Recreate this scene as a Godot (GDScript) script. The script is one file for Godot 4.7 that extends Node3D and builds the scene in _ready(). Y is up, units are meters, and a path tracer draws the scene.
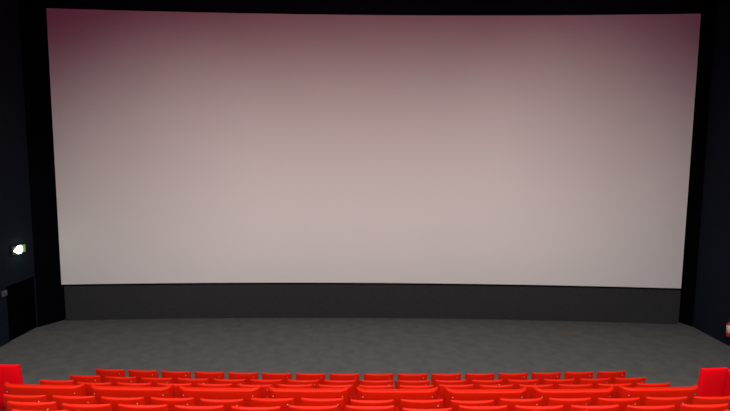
extends Node3D

# A cinema seen from a high row: a wide curved screen, a dark stage riser and
# floor, and rows of red seats stepping down towards it.  Metres, y up, the
# screen towards -z, the floor before the screen at y = 0.

const PITCH := 0.715          # seat to seat along a row
const BACK_TOP := 0.99        # top of a seat's back above its own row floor
const SEAT_LEAN := 9.0
const HALL_LEFT := -10.42
const HALL_RIGHT := 10.83
const HALL_TOP := 11.3
const HALL_BACK := 12.4
const REAR_ROWS := 18
const HALL_FRONT := -17.6
const SCREEN_CENTRE := 0.24   # x of the screen's middle
const SCREEN_RADIUS := 112.0

var taken := {}
var M := {}

# rows: x of the middle, distance, curvature, height of the back's top edge
const ROWS := [
	[-0.044, 10.12, 0.0119, 0.990],
	[-0.098, 9.296, 0.0110, 1.230],
	[-0.140, 8.500, 0.0085, 1.512],
	[-0.173, 7.731, 0.0078, 1.833],
	[-0.235, 6.846, 0.0080, 2.091],
	[-0.276, 6.013, 0.0068, 2.420],
	[-0.320, 5.190, 0.0066, 2.765],
]
const ROW_TURN := 0.008

# ---------------------------------------------------------------- helpers

func numbered(called: String) -> String:
	if not taken.has(called):
		taken[called] = 0
		return called
	taken[called] += 1
	return "%s_%03d" % [called, taken[called]]

func thing(called: String, label: String, category: String, at := Vector3.ZERO, turn := 0.0, group := "") -> Node3D:
	var o := Node3D.new()
	o.name = numbered(called)
	add_child(o)
	o.position = at
	o.rotation.y = turn
	o.set_meta("label", label)
	o.set_meta("category", category)
	if group != "":
		o.set_meta("group", group)
	return o

func part(called: String, mesh: Mesh, material: Material, parent: Node, at := Vector3.ZERO, turn := Vector3.ZERO) -> MeshInstance3D:
	var o := MeshInstance3D.new()
	o.name = called
	o.mesh = mesh
	o.material_override = material
	o.cast_shadow = GeometryInstance3D.SHADOW_CASTING_SETTING_ON
	o.position = at
	o.rotation = turn
	parent.add_child(o, true)
	return o

func structure(called: String, mesh: Mesh, material: Material, label: String, category: String, at := Vector3.ZERO) -> MeshInstance3D:
	var o := part(numbered(called), mesh, material, self, at)
	o.set_meta("kind", "structure")
	o.set_meta("label", label)
	o.set_meta("category", category)
	return o

# closed surface from equal rings of points, turned outward, with smooth edges
# where smooth_group says so
func loft(rings: Array, caps := true, smooth := true, closed := true) -> ArrayMesh:
	var n: int = rings[0].size()
	var tris := PackedVector3Array()
	for i in rings.size() - 1:
		var a: PackedVector3Array = rings[i]
		var b: PackedVector3Array = rings[i + 1]
		for j in (n if closed else n - 1):
			var k := (j + 1) % n
			tris.append_array([a[j], b[j], b[k], a[j], b[k], a[k]])
	if caps:
		for e in [0, rings.size() - 1]:
			var c := Vector3.ZERO
			for p in rings[e]:
				c += p / n
			for j in n:
				var k := (j + 1) % n
				if e == 0:
					tris.append_array([c, rings[e][j], rings[e][k]])
				else:
					tris.append_array([c, rings[e][k], rings[e][j]])
	var volume := 0.0
	for t in range(0, tris.size(), 3):
		volume += tris[t].dot(tris[t + 1].cross(tris[t + 2]))
	var st := SurfaceTool.new()
	st.begin(Mesh.PRIMITIVE_TRIANGLES)
	st.set_smooth_group(0 if smooth else -1)
	for t in range(0, tris.size(), 3):
		# front faces run clockwise, so an outward (positive) winding is reversed
		var order := [0, 2, 1] if volume > 0.0 else [0, 1, 2]
		for o in order:
			st.add_vertex(tris[t + o])
	st.generate_normals()
	return st.commit()

func rounded_rect(w: float, h: float, r: float, steps := 3) -> PackedVector2Array:
	var out := PackedVector2Array()
	for c in 4:
		var cx: float = (w * 0.5 - r) * [1, -1, -1, 1][c]
		var cy: float = (h * 0.5 - r) * [1, 1, -1, -1][c]
		for s in steps + 1:
			var a := (c + float(s) / steps) * PI * 0.5
			out.append(Vector2(cx + cos(a) * r, cy + sin(a) * r))
	return out

# box with rounded edges along z and small chamfers at its two z ends
func soft_box(size: Vector3, r: float) -> ArrayMesh:
	var rings := []
	for e in [[-0.5, r * 0.6], [-0.5 + r * 0.2 / size.z, r * 0.2], [-0.5 + r * 0.6 / size.z, 0.0], [0.5 - r * 0.6 / size.z, 0.0], [0.5 - r * 0.2 / size.z, r * 0.2], [0.5, r * 0.6]]:
		var ring := PackedVector3Array()
		for p in rounded_rect(size.x - 2.0 * e[1], size.y - 2.0 * e[1], maxf(r - e[1], 0.002)):
			ring.append(Vector3(p.x, p.y, e[0] * size.z))
		rings.append(ring)
	return loft(rings)

func box(size: Vector3) -> BoxMesh:
	var b := BoxMesh.new()
	b.size = size
	return b

func lathe(profile: Array, sides := 24) -> ArrayMesh:
	var rings := []
	for p in profile:
		var ring := PackedVector3Array()
		for i in sides:
			var a := TAU * i / sides
			ring.append(Vector3(cos(a) * p[0], p[1], sin(a) * p[0]))
		rings.append(ring)
	return loft(rings)

func boxes(list: Array) -> ArrayMesh:     # [centre, size] pairs joined into one mesh
	var st := SurfaceTool.new()
	st.begin(Mesh.PRIMITIVE_TRIANGLES)
	for b in list:
		st.append_from(box(b[1]), 0, Transform3D(Basis(), b[0]))
	return st.commit()

func noise_texture(seed_value: int, frequency: float, low: Color, high: Color, octaves := 4) -> NoiseTexture2D:
	var n := FastNoiseLite.new()
	n.seed = seed_value
	n.frequency = frequency
	n.fractal_octaves = octaves
	var g := Gradient.new()
	g.set_color(0, low)
	g.set_color(1, high)
	var t := NoiseTexture2D.new()
	t.width = 512
	t.height = 512
	t.seamless = true
	t.noise = n
	t.color_ramp = g
	return t

func normal_texture(seed_value: int, frequency: float) -> NoiseTexture2D:
	var n := FastNoiseLite.new()
	n.seed = seed_value
	n.frequency = frequency
	var t := NoiseTexture2D.new()
	t.width = 256
	t.height = 256
	t.seamless = true
	t.noise = n
	t.as_normal_map = true
	t.bump_strength = 3.0
	return t

func grey(v: float) -> Color:
	return Color(v, v, v)

func linear(r: float, g: float, b: float) -> Color:
	return Color(r, g, b).linear_to_srgb()

func plain(c: Color, rough := 0.8, specular := 0.5) -> StandardMaterial3D:
	var m := StandardMaterial3D.new()
	m.albedo_color = c
	m.roughness = rough
	m.metallic_specular = specular
	return m

func patterned(t: Texture2D, scale_of: float, rough: float, normal: Texture2D = null, depth := 0.3, specular := 0.2) -> StandardMaterial3D:
	var m := plain(Color.WHITE, rough, specular)
	m.albedo_texture = t
	m.uv1_triplanar = true
	m.uv1_world_triplanar = true
	m.uv1_scale = Vector3.ONE * scale_of
	if normal:
		m.normal_enabled = true
		m.normal_texture = normal
		m.normal_scale = depth
	return m

func make_materials() -> void:
	M.red = plain(linear(0.60, 0.0100, 0.0003), 0.5, 0.28)
	M.red_velvet = plain(linear(0.88, 0.002, 0.008), 0.8, 0.15)
	M.dark_red = plain(linear(0.40, 0.004, 0.002), 0.7, 0.15)
	M.badge = plain(linear(0.75, 0.48, 0.46), 0.4)
	M.steel = plain(linear(0.05, 0.05, 0.055), 0.45)
	M.steel.metallic = 0.6
	M.screen = plain(linear(0.80, 0.79, 0.775), 0.95, 0.1)
	M.frame_black = plain(linear(0.004, 0.004, 0.005), 0.95, 0.05)
	M.carpet = patterned(noise_texture(4, 0.012, linear(0.100, 0.100, 0.098), linear(0.134, 0.134, 0.129), 5), 0.35, 0.97, normal_texture(9, 0.2), 0.3, 0.1)
	M.riser = patterned(noise_texture(11, 0.02, linear(0.037, 0.0385, 0.0395), linear(0.045, 0.0465, 0.0475)), 0.6, 0.95, null, 0.0, 0.1)
	M.wall = patterned(noise_texture(21, 0.03, linear(0.0110, 0.0150, 0.0250), linear(0.0155, 0.0205, 0.0335)), 0.5, 0.95, null, 0.0, 0.1)
	M.header = plain(linear(0.016, 0.030, 0.032), 0.97, 0.05)
	M.black_wall = plain(linear(0.0022, 0.0024, 0.0040), 0.97, 0.05)
	M.ceiling = plain(linear(0.02, 0.02, 0.022), 0.95, 0.1)
	M.door = plain(linear(0.0012, 0.0012, 0.0014), 0.8, 0.1)
	M.grey_plastic = plain(linear(0.085, 0.085, 0.088), 0.5)
	M.extinguisher = plain(linear(0.60, 0.012, 0.015), 0.3)
	M.label_paper = plain(linear(0.80, 0.50, 0.50), 0.7)
	M.black_plastic = plain(linear(0.02, 0.02, 0.02), 0.5)
	M.sign_green = plain(linear(0.02, 0.10, 0.01), 0.4)
	M.sign_green.emission_enabled = true
	M.sign_green.emission = linear(0.045, 0.10, 0.016)
	M.sign_green.emission_energy_multiplier = 1.0
	M.sign_white = plain(Color.WHITE, 0.4)
	M.sign_white.emission_enabled = true
	M.sign_white.emission = linear(0.92, 1.0, 0.96)
	M.sign_white.emission_energy_multiplier = 2.2
	M.cool_lamp = plain(Color.WHITE, 0.4)
	M.cool_lamp.emission_enabled = true
	M.cool_lamp.emission = Color(1.0, 0.915, 0.885)
	M.cool_lamp.emission_energy_multiplier = 3.0
	M.violet_lamp = plain(Color.WHITE, 0.5)
	M.violet_lamp.emission_enabled = true
	M.violet_lamp.emission = Color(0.62, 0.2, 1.0)
	M.violet_lamp.emission_energy_multiplier = 0.5
	M.lamp = plain(Color.WHITE, 0.4)
	M.lamp.emission_enabled = true
	M.lamp.emission = Color(1.0, 0.97, 0.92)
	M.lamp.emission_energy_multiplier = 3.0

# ------------------------------------------------------------------ seats

# An upholstered back seen from behind: rounded top, rear shell bulging a
# little, both ends brought forward.  Local origin at the bottom of the back.
func backrest_mesh(w: float, h: float, thick_mid: float, thick_end: float, bulge: float, wrap: float, wrap_from: float, lift: float, r: float, taper := 0.0) -> ArrayMesh:
	var rings := []
	var xs := []
	for i in 7:
		var a := PI * 0.5 * i / 6.0
		xs.append(r * (1.0 - cos(a)))
	var inner := 14
	for i in range(1, inner):
		xs.append(r + (w - 2.0 * r) * i / inner)
	for i in 7:
		var a := PI * 0.5 * (6 - i) / 6.0
		xs.append(w - r * (1.0 - cos(a)))
	for x0 in xs:
		var e: float = minf(x0, w - x0)
		var fall: float = 0.0 if e >= r else r - sqrt(maxf(r * r - (r - e) * (r - e), 0.0))
		var slim: float = 1.0 if e >= r else 0.35 + 0.65 * sqrt(maxf(1.0 - pow((r - e) / r, 2.0), 0.0))
		var u: float = absf(x0 / w * 2.0 - 1.0)
		var t: float = lerpf(thick_mid, thick_end, u * u) * slim
		var wing := pow(clampf((u - wrap_from) / (1.0 - wrap_from), 0.0, 1.0), 1.7)
		var z_rear: float = -bulge * u * u - wrap * wing - thick_mid * (1.0 - slim) * 0.5
		var top: float = h - fall + lift * wing
		var ring := PackedVector3Array()
		var rt := minf(t * 0.48, 0.03)
		var bottom: float = fall
		var side := [[z_rear - t, bottom + rt], [z_rear - t + rt, bottom], [z_rear - rt, bottom], [z_rear, bottom + rt]]
		for p in side:
			ring.append(Vector3(x0 - w * 0.5, p[1], p[0]))
		for k in range(1, 5):
			ring.append(Vector3(x0 - w * 0.5, lerpf(bottom + rt, top - rt, k / 4.0), z_rear))
		for k in range(1, 4):
			var a := PI * 0.5 * k / 3.0
			ring.append(Vector3(x0 - w * 0.5, top - rt + rt * sin(a), z_rear - rt + rt * cos(a)))
		for k in range(0, 4):
			var a := PI * 0.5 * (3 - k) / 3.0
			ring.append(Vector3(x0 - w * 0.5, top - rt + rt * sin(a), z_rear - t + rt - rt * cos(a)))
		for k in range(1, 4):
			ring.append(Vector3(x0 - w * 0.5, lerpf(top - rt, bottom + rt, k / 4.0), z_rear - t))
		if taper != 0.0:
			for q in ring.size():
				ring[q].x *= 1.0 - taper * ring[q].y / h
		rings.append(ring)
	return loft(rings)

# origin: on the row's floor, straight below the rear top edge of the back
func make_seat(called: String, w: float, wide: bool) -> Node3D:
	var t := thing(called, "", "", Vector3.ZERO)
	var lean := deg_to_rad(SEAT_LEAN)
	var length := 0.64
	var foot := Vector3(0, BACK_TOP - 0.01 - length * cos(lean), (0.15 if wide else 0.075) - length * sin(lean))
	var shape: ArrayMesh
	if wide:
		shape = backrest_mesh(w, length, 0.095, 0.085, 0.015, 0.11, 0.84, 0.0, 0.045)
	else:
		shape = backrest_mesh(w, length, 0.060, 0.036, 0.030, 0.012, 0.6, 0.0, 0.026)
	var back := part("backrest", shape, M.red, t, foot, Vector3(lean, 0, 0))
	var disc := lathe([[0.0078, 0.0], [0.0078, 0.003], [0.006, 0.0045], [0.002, 0.005]], 12)
	for s in ([-1, 1] if wide else [1]):
		var bx: float = s * w * (0.415 if wide else 0.36)
		var u := absf(bx) / (w * 0.5)
		var bz := -(0.02 if wide else 0.030) * u * u - (0.0 if wide else 0.012 * pow(clampf((u - 0.6) / 0.4, 0, 1), 1.7))
		part("badge", disc, M.badge, back, Vector3(bx, length - (0.105 if wide else 0.085), bz - 0.001), Vector3(PI * 0.5, 0, 0))
	# cushion, folded down
	for s in ([-1, 1] if wide else [0]):
		var cw: float = (w - 0.16) * 0.5 if wide else w - 0.13
		part("seat", soft_box(Vector3(cw, 0.12, 0.44), 0.045), M.red, t, Vector3(s * (cw + 0.01) * 0.5, 0.40, -0.34), Vector3(deg_to_rad(4.0), 0, 0))
	for s in [-1, 1]:
		part("armrest", soft_box(Vector3(0.06, 0.045, 0.38), 0.02), M.dark_red, t, Vector3(s * (w * 0.5 - 0.005), 0.55, -0.36))
		part("side_panel", soft_box(Vector3(0.035, 0.527, 0.26), 0.012), M.dark_red, t, Vector3(s * (w * 0.5 - 0.005), 0.2645, -0.32))
	part("pedestal", boxes([[Vector3(0, 0.012, -0.3), Vector3(w - 0.2, 0.024, 0.22)], [Vector3(0, 0.19, -0.3), Vector3(w - 0.3, 0.34, 0.06)]]), M.steel, t)
	return t

func make_tall_chair(called: String, at: Vector3, turn: float, w: float, h: float, label: String) -> Node3D:
	var t := thing(called, label, "armchair", at, turn, "tall armchairs beside the loveseat row")
	var lean := deg_to_rad(7.0)
	var length := h - 0.22
	var foot := Vector3(0, h - length * cos(lean), -length * sin(lean))
	part("backrest", backrest_mesh(w, length, 0.07, 0.05, 0.012, 0.02, 0.7, 0.0, 0.03, 0.02), M.red_velvet, t, foot, Vector3(lean, 0, 0))
	part("seat", soft_box(Vector3(w - 0.20, 0.16, 0.46), 0.05), M.red_velvet, t, Vector3(0, 0.36, -0.42 - length * sin(lean)))
	for s in [-1, 1]:
		part("armrest", soft_box(Vector3(0.09, 0.30, 0.44), 0.035), M.red_velvet, t, Vector3(s * (w * 0.5 - 0.06), 0.28, -0.42 - length * sin(lean)))
	part("pedestal", soft_box(Vector3(w - 0.2, 0.34, 0.36), 0.02), M.steel, t, Vector3(0, 0.17, -0.42 - length * sin(lean)))
	return t

func row_floor(row: int) -> float:
	return ROWS[row][3] - BACK_TOP

func on_row(row: int, j: float) -> Transform3D:
	var r = ROWS[row]
	var s := j * PITCH
	var z: float = -(r[1] + r[2] * s * s * 0.5 + ROW_TURN * s)
	var turn := atan(r[2] * s + ROW_TURN)
	return Transform3D(Basis(Vector3.UP, turn), Vector3(r[0] + s, row_floor(row), z))

const ORDINAL := ["first", "second", "third", "fourth", "fifth", "sixth", "seventh", "eighth"]

func seat_label(i: int, n: int, row_words: String, kind: String) -> String:
	if i < (n + 1) / 2:
		return "%s, %s from the exit-sign wall in %s" % [kind, ORDINAL[i], row_words]
	return "%s, %s from the extinguisher wall in %s" % [kind, ORDINAL[n - 1 - i], row_words]

func seat_row(proto: Node3D, used: Array, row: int, js: Array, leans: Array, row_words: String, kind: String, category: String, group: String) -> void:
	for i in js.size():
		var o: Node3D = proto
		if used[0]:
			o = proto.duplicate()
			o.name = numbered(String(proto.name).rstrip("_0123456789"))
			add_child(o)
		used[0] = true
		o.transform = on_row(row, js[i])
		o.set_meta("label", seat_label(i, js.size(), row_words, kind))
		o.set_meta("category", category)
		o.set_meta("group", group)
		# every back leans by its own few degrees about its lower edge
		var back: Node3D = o.get_node("backrest")
		back.rotation.x = deg_to_rad(SEAT_LEAN + (leans[i] if i < leans.size() else 0.0))

func span(from: float, n: int, step := 1.0) -> Array:
	var out := []
	for i in n:
		out.append(from + i * step)
	return out

# -------------------------------------------------------------- structure

func arc_z(x: float, distance: float) -> float:     # the screen's gentle curve
	var d := x - SCREEN_CENTRE
	return -distance + d * d * 0.5 / SCREEN_RADIUS - 0.004 * d

# an upright sheet of given thickness that follows the screen's curve
func curved_sheet(x0: float, x1: float, y0: float, y1: float, distance: float, thick: float) -> ArrayMesh:
	var rings := []
	for i in 41:
		var x := lerpf(x0, x1, i / 40.0)
		var z := arc_z(x, distance)
		rings.append(PackedVector3Array([Vector3(x, y0, z), Vector3(x, y1, z), Vector3(x, y1, z - thick), Vector3(x, y0, z - thick)]))
	return loft(rings, true, false)

# one step of the stalls: a slab that follows the row's curve
func tier_mesh(r: Array, front: float, back: float, y0: float, y1: float) -> ArrayMesh:
	var rings := []
	for i in 25:
		var x := lerpf(HALL_LEFT, HALL_RIGHT, i / 24.0)
		var s: float = x - r[0]
		var z: float = -(r[1] + r[2] * s * s * 0.5 + ROW_TURN * s)
		rings.append(PackedVector3Array([Vector3(x, y0, z - front), Vector3(x, y1, z - front), Vector3(x, y1, z + back), Vector3(x, y0, z + back)]))
	return loft(rings, true, false)

func downlight(at: Vector3, towards: Vector3, energy: float, angle: float, blend: float, label: String, color := Color(1.0, 0.985, 0.955)) -> void:
	var t := thing("ceiling_downlight", label, "ceiling light", at, 0.0, "house lights in the ceiling")
	part("housing", lathe([[0.13, 0.16], [0.16, 0.15], [0.17, 0.0], [0.15, -0.01], [0.14, 0.01]], 20), M.black_plastic, t)
	part("diffuser", lathe([[0.135, 0.0], [0.135, -0.012], [0.10, -0.016]], 20), M.lamp, t)
	var l := SpotLight3D.new()
	l.name = "lamp_light"
	l.light_energy = energy
	l.light_color = color
	l.light_size = 0.13
	l.spot_angle = angle
	l.spot_angle_attenuation = blend
	l.spot_range = 40.0
	l.spot_attenuation = 2.0
	l.shadow_enabled = true
	t.add_child(l)
	l.position = Vector3(0, -0.05, 0)
	l.basis = Basis.looking_at(towards.normalized(), Vector3(0, 0, -1) if absf(towards.normalized().y) > 0.9 else Vector3.UP)

func wall_spot(at: Vector3, towards: Vector3, energy: float, angle: float, label: String) -> void:
	var t := thing("wall_spotlight", label, "spotlight", at, 0.0, "spotlights on the rear wall")
	t.basis = Basis.looking_at(towards.normalized())
	part("housing", lathe([[0.06, 0.0], [0.10, 0.02], [0.11, 0.22], [0.125, 0.30], [0.115, 0.30], [0.10, 0.24], [0.02, 0.23]], 20), M.black_plastic, t, Vector3(0, 0, 0.30), Vector3(-PI * 0.5, 0, 0))
	part("lens", lathe([[0.098, 0.0], [0.09, 0.012], [0.03, 0.02]], 20), M.cool_lamp, t, Vector3(0, 0, 0.055), Vector3(-PI * 0.5, 0, 0))
	part("bracket", box(Vector3(0.05, 0.05, 0.2)), M.black_plastic, t, Vector3(0, 0.02, 0.29))
	var l := SpotLight3D.new()
	l.name = "lens_light"
	l.light_energy = energy
	l.light_color = Color(1.0, 0.915, 0.885)
	l.light_size = 0.1
	l.spot_angle = angle
	l.spot_angle_attenuation = 1.0
	l.spot_range = 60.0
	l.spot_attenuation = 2.0
	l.shadow_enabled = true
	t.add_child(l)
	l.position = Vector3(0, 0, -0.03)

func _ready() -> void:
	# ---- camera, environment, exposure
	var cam := Camera3D.new()
	cam.name = "camera"
	cam.fov = rad_to_deg(2.0 * atan(205.5 / 500.0))
	cam.near = 0.05
	cam.far = 200.0
	cam.position = Vector3(0, 5.555, 0)
	cam.rotation = Vector3(-atan(50.5 / 500.0), 0, 0.0073)
	add_child(cam)
	cam.current = true
	var env := Environment.new()
	env.background_mode = Environment.BG_COLOR
	env.background_color = Color.BLACK
	env.tonemap_mode = Environment.TONE_MAPPER_LINEAR
	env.tonemap_exposure = 2.42
	env.sdfgi_enabled = true
	env.ssao_enabled = true
	env.ssil_enabled = true
	var world := WorldEnvironment.new()
	world.name = "world"
	world.environment = env
	add_child(world)
	make_materials()

	# ---- house lights
	var down := Vector3(0, -1, 0)
	for z in [-4.5, -0.2, 5.0]:
		for x in [-6.2, 0.2, 6.6]:
			var side: String = "over the middle of the stalls" if absf(x) < 1.0 else ("on the exit-sign side" if x < 0.0 else "on the extinguisher side")
			var where: String = {-4.5: "nearest the screen", -0.2: "in the middle rank", 5.0: "at the rear"}[z]
			downlight(Vector3(x, HALL_TOP - 0.16, z), Vector3(0, -1, 0), {-4.5: 26.0, -0.2: 20.5, 5.0: 15.5}[z], 84.0, 0.9, "round white ceiling downlight %s, %s" % [side, where])
	# soft spotlights on the rear wall, washing the middle of the screen
	for i in 7:
		var x := -7.0 + 2.41 * i
		var at := Vector3(x, 10.3, HALL_BACK - 0.35)
		wall_spot(at, Vector3(x, [4.9, 5.4, 5.6, 5.7, 5.7, 5.6, 5.6][i], -16.6) - at, [30.0, 28.0, 27.0, 27.5, 27.5, 28.0, 34.0][i], 11.5, "black rear wall spotlight, %s from the exit-sign side" % ORDINAL[i])

	# dim violet cove light along the rear wall
	var cove := thing("cove_light", "long dim violet cove light high on the rear wall", "light", Vector3(0.2, 9.75, HALL_BACK - 0.2))
	part("diffuser", box(Vector3(12.0, 0.4, 0.05)), M.violet_lamp, cove)
	part("housing", box(Vector3(12.2, 0.6, 0.16)), M.black_plastic, cove, Vector3(0, 0, 0.11))
	var area := AreaLight3D.new()
	area.name = "cove_lamp"
	area.area_size = Vector2(12.0, 0.4)
	area.light_energy = 8.0
	area.light_color = Color(0.62, 0.2, 1.0)
	area.area_range = 60.0
	area.area_attenuation = 2.0
	area.shadow_enabled = true
	cove.add_child(area)
	area.position = Vector3(0, 0, -0.04)

	# ---- the hall
	var mid_z := (HALL_FRONT + HALL_BACK) * 0.5
	var deep := HALL_BACK - HALL_FRONT
	var mid_x := (HALL_LEFT + HALL_RIGHT) * 0.5
	var broad := HALL_RIGHT - HALL_LEFT
	structure("floor", box(Vector3(broad + 2.0, 0.3, deep + 1.0)), M.carpet, "dark grey carpeted floor between the screen and the front row", "floor", Vector3(mid_x, -0.15, mid_z))
	structure("ceiling", box(Vector3(broad + 2.0, 0.3, deep + 1.0)), M.ceiling, "black ceiling above the seats", "ceiling", Vector3(mid_x, HALL_TOP + 0.15, mid_z))
	structure("wall_front", box(Vector3(broad + 2.0, HALL_TOP, 0.3)), M.header, "black wall behind and above the big screen", "wall", Vector3(mid_x, HALL_TOP * 0.5, HALL_FRONT - 0.15))
	structure("wall_back", box(Vector3(broad + 2.0, HALL_TOP, 0.3)), M.wall, "dark blue wall at the rear of the hall", "wall", Vector3(mid_x, HALL_TOP * 0.5, HALL_BACK + 0.15))
	structure("wall_right", box(Vector3(0.5, HALL_TOP, deep)), M.wall, "dark blue side wall beyond the extinguisher", "wall", Vector3(HALL_RIGHT + 0.25, HALL_TOP * 0.5, mid_z))
	# left wall with a doorway near the screen
	var door_a := -14.22
	var door_b := -15.51
	var door_top := 1.67
	var wl := HALL_LEFT - 0.25
	structure("wall_left", boxes([
		[Vector3(wl, HALL_TOP * 0.5, (door_a + HALL_BACK) * 0.5), Vector3(0.5, HALL_TOP, HALL_BACK - door_a)],
		[Vector3(wl, HALL_TOP * 0.5, (door_b + HALL_FRONT) * 0.5), Vector3(0.5, HALL_TOP, door_b - HALL_FRONT)],
		[Vector3(wl, (door_top + HALL_TOP) * 0.5, (door_a + door_b) * 0.5), Vector3(0.5, HALL_TOP - door_top, door_a - door_b)]]),
		M.wall, "dark blue side wall around the doorway and exit sign", "wall")
	var door := structure("door_1", box(Vector3(0.06, door_top, door_a - door_b)), M.door, "black door in the recess under the exit sign", "door", Vector3(HALL_LEFT - 0.075, door_top * 0.5, (door_a + door_b) * 0.5))
	part("push_bar", soft_box(Vector3(0.05, 0.04, 0.9), 0.015), M.door, door, Vector3(0.055, 0.1, 0))
	# slanting black wings between side walls and screen
	for s in [-1, 1]:
		var inner: float = -9.9 if s < 0 else 10.5
		var outer: float = HALL_LEFT if s < 0 else HALL_RIGHT
		var zi := -16.45 if s < 0 else -16.75
		var zo := -15.50 if s < 0 else -16.0
		var rings := []
		for y in [0.0, HALL_TOP]:
			rings.append(PackedVector3Array([Vector3(outer, y, zo), Vector3(inner, y, zi), Vector3(inner, y, zi - 0.4), Vector3(outer, y, zi - 0.4)]))
		structure("wall_wing", loft(rings, true, false), M.black_wall, "black wall panel between the screen and the %s wall" % ("exit-sign" if s < 0 else "extinguisher"), "wall")
	structure("wall_riser", curved_sheet(-9.92, 10.50, 0.0, 1.155, 16.66, 0.2), M.riser, "low dark grey curved wall under the screen", "wall")
	# stepped floors of the stalls
	for i in range(1, ROWS.size()):
		structure("floor_tier", tier_mesh(ROWS[i], 0.52, 0.45, -0.01, row_floor(i)), M.carpet, "dark carpeted step under seat row %s" % ["one", "two", "three", "four", "five", "six", "seven"][i], "floor")
	# the stalls go on behind: the steps, and their seats as one mass
	var backs := []
	for k in range(1, REAR_ROWS + 1):
		var r := [-0.32, 5.19 - 0.82 * k, 0.006, 1.738 + 0.31 * k + BACK_TOP]
		structure("floor_tier", tier_mesh(r, 0.52, 0.45 if k < REAR_ROWS else 2.5, -0.01, r[3] - BACK_TOP), M.carpet, "dark carpeted step of the upper stalls", "floor").set_meta("group", "steps of the upper stalls")
		for i in 16:
			var s := (i - 7.5) * PITCH
			backs.append(Transform3D(Basis(Vector3.UP, r[2] * s), Vector3(r[0] + s, r[3] - BACK_TOP, -(r[1] + r[2] * s * s * 0.5))))
	var mass := thing("rear_seating", "rows of red seats in the upper stalls", "seats")
	mass.set_meta("kind", "stuff")
	var lean := deg_to_rad(SEAT_LEAN)
	for p in [
		["backrests", backrest_mesh(0.627, 0.64, 0.060, 0.036, 0.030, 0.012, 0.6, 0.0, 0.026), Transform3D(Basis(Vector3.RIGHT, lean), Vector3(0, BACK_TOP - 0.01 - 0.64 * cos(lean), 0.075 - 0.64 * sin(lean)))],
		["cushions", soft_box(Vector3(0.5, 0.12, 0.44), 0.045), Transform3D(Basis(Vector3.RIGHT, deg_to_rad(4.0)), Vector3(0, 0.40, -0.34))]]:
		var mm := MultiMesh.new()
		mm.transform_format = MultiMesh.TRANSFORM_3D
		mm.mesh = p[1]
		mm.instance_count = backs.size()
		for i in backs.size():
			mm.set_instance_transform(i, backs[i] * p[2])
		var mi := MultiMeshInstance3D.new()
		mi.name = p[0]
		mi.multimesh = mm
		mi.material_override = M.red
		mi.set_meta("kind", "stuff")
		mass.add_child(mi, true)

	# ---- the screen
	var screen := thing("cinema_screen", "huge blank white curved cinema screen filling the front of the hall", "screen", Vector3.ZERO)
	part("projection_surface", curved_sheet(-9.985, 10.485, 1.235, 10.04, 16.63, 0.012), M.screen, screen)
	part("support_frame", curved_sheet(-9.93, 10.43, 1.30, 9.98, 16.644, 0.10), M.frame_black, screen)

	# ---- seats
	var single := make_seat("cinema_chair", 0.627, false)
	var used := [false]
	var kind := "red cinema seat"
	var grp := "single seats in row "
	seat_row(single, used, 0, span(-7.5, 16), [], "the front row by the screen", kind, "seat", grp + "one")
	seat_row(single, used, 1, span(-7.5, 16), [-1, 0, 0.5, 0, 0.5], "the second row behind the front", kind, "seat", grp + "two")
	seat_row(single, used, 2, span(-7.5, 16), [-2.5, 2, 0.8, 0.4, -0.6, 0.6, -1, -0.4, 0.4, 0.4, -1.4], "the row just ahead of the loveseats", kind, "seat", grp + "three")
	var double := make_seat("loveseat", 1.335, true)
	seat_row(double, [false], 3, span(-7.0, 8, 2.0), [-1, -0.3, -0.6, -1, 0, 1.6, 1.8, -0.3], "the row of double seats", "wide red two-person loveseat", "loveseat", "loveseats in the middle row")
	seat_row(single, used, 4, span(-6.5, 15), [-0.4, -0.8, 0.4, 0, 2, -1.2, -1.8, 1.8, 0.6, 2.8, -0.8, -1, 0, -0.8, -0.4], "the first row behind the loveseats", kind, "seat", grp + "five")
	seat_row(single, used, 5, span(-5.5, 13), [-3, -0.2, -0.4, 0.6, 1.4, -0.8, -1, 3.8, -1, -0.6, -0.8, 0.6, -0.8], "the second row behind the loveseats", kind, "seat", grp + "six")
	seat_row(single, used, 6, [-4.5, -3.5, 3.5, 6.5], [-2, -1, -4.5, -3], "the nearest row, barely in view", kind, "seat", grp + "seven")

	make_tall_chair("tall_armchair", Vector3(-6.575, row_floor(2), -8.75), 0.0, 0.56, 1.17, "tall red armchair back beyond the loveseats on the exit-sign side")
	make_tall_chair("tall_armchair", Vector3(6.42, row_floor(2), -8.75), 0.12, 0.54, 1.205, "tall red armchair back beyond the loveseats on the extinguisher side")
	make_tall_chair("tall_armchair", Vector3(6.98, row_floor(2), -8.90), 0.12, 0.54, 1.12, "darker red armchair sliver past the tall armchair on the extinguisher side")

	# ---- exit sign over the doorway
	var sign_at := Vector3(HALL_LEFT + 0.03, 2.66, -14.78)
	var sign := thing("exit_sign", "small glowing green and white exit sign above the dark doorway", "exit sign", sign_at)
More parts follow.
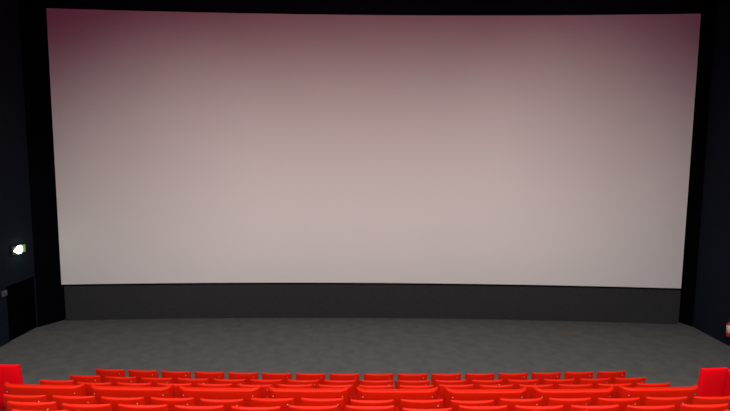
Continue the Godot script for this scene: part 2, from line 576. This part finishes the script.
	part("housing", soft_box(Vector3(0.06, 0.27, 0.56), 0.012), M.black_plastic, sign)
	part("face", box(Vector3(0.008, 0.22, 0.36)), M.sign_green, sign, Vector3(0.033, 0, -0.08))
	var outline := [Vector2(0.26, 0.0), Vector2(0.07, 0.122), Vector2(-0.07, 0.122), Vector2(-0.13, 0.06), Vector2(-0.13, -0.06), Vector2(-0.07, -0.122), Vector2(0.07, -0.122)]
	var arrow_rings := []
	for dx in [0.037, 0.042]:
		var ring := PackedVector3Array()
		for p in outline:
			ring.append(Vector3(dx, p.y, p.x))
		arrow_rings.append(ring)
	part("arrow", loft(arrow_rings, true, false), M.sign_white, sign)
	var glow := OmniLight3D.new()
	glow.name = "sign_light"
	glow.light_energy = 0.04
	glow.light_color = Color(0.85, 1.0, 0.85)
	glow.light_size = 0.1
	glow.omni_range = 30.0
	glow.omni_attenuation = 2.0
	glow.shadow_enabled = true
	sign.add_child(glow)
	glow.position = Vector3(0.2, 0, 0)

	# ---- small things on the side walls
	var call_box := thing("wall_box", "small grey box on the wall beside the dark doorway", "wall box", Vector3(HALL_LEFT + 0.03, 1.50, -14.10))
	part("housing", soft_box(Vector3(0.06, 0.17, 0.17), 0.015), M.grey_plastic, call_box)
	part("button", soft_box(Vector3(0.02, 0.07, 0.07), 0.008), M.grey_plastic, call_box, Vector3(0.035, 0, 0))

	var ext := thing("fire_extinguisher", "red fire extinguisher with a pale label hung low on the side wall", "extinguisher", Vector3(HALL_RIGHT - 0.115, 0.33, -14.21))
	part("cylinder", lathe([[0.05, 0.0], [0.085, 0.012], [0.09, 0.04], [0.09, 0.36], [0.075, 0.40], [0.035, 0.43], [0.03, 0.45]], 20), M.extinguisher, ext)
	part("label", lathe([[0.088, 0.12], [0.092, 0.122], [0.092, 0.348], [0.088, 0.35]], 20), M.label_paper, ext)
	part("valve", soft_box(Vector3(0.05, 0.06, 0.12), 0.012), M.black_plastic, ext, Vector3(0, 0.48, 0))
	part("bracket", box(Vector3(0.04, 0.06, 0.14)), M.black_plastic, ext, Vector3(0.098, 0.25, 0))
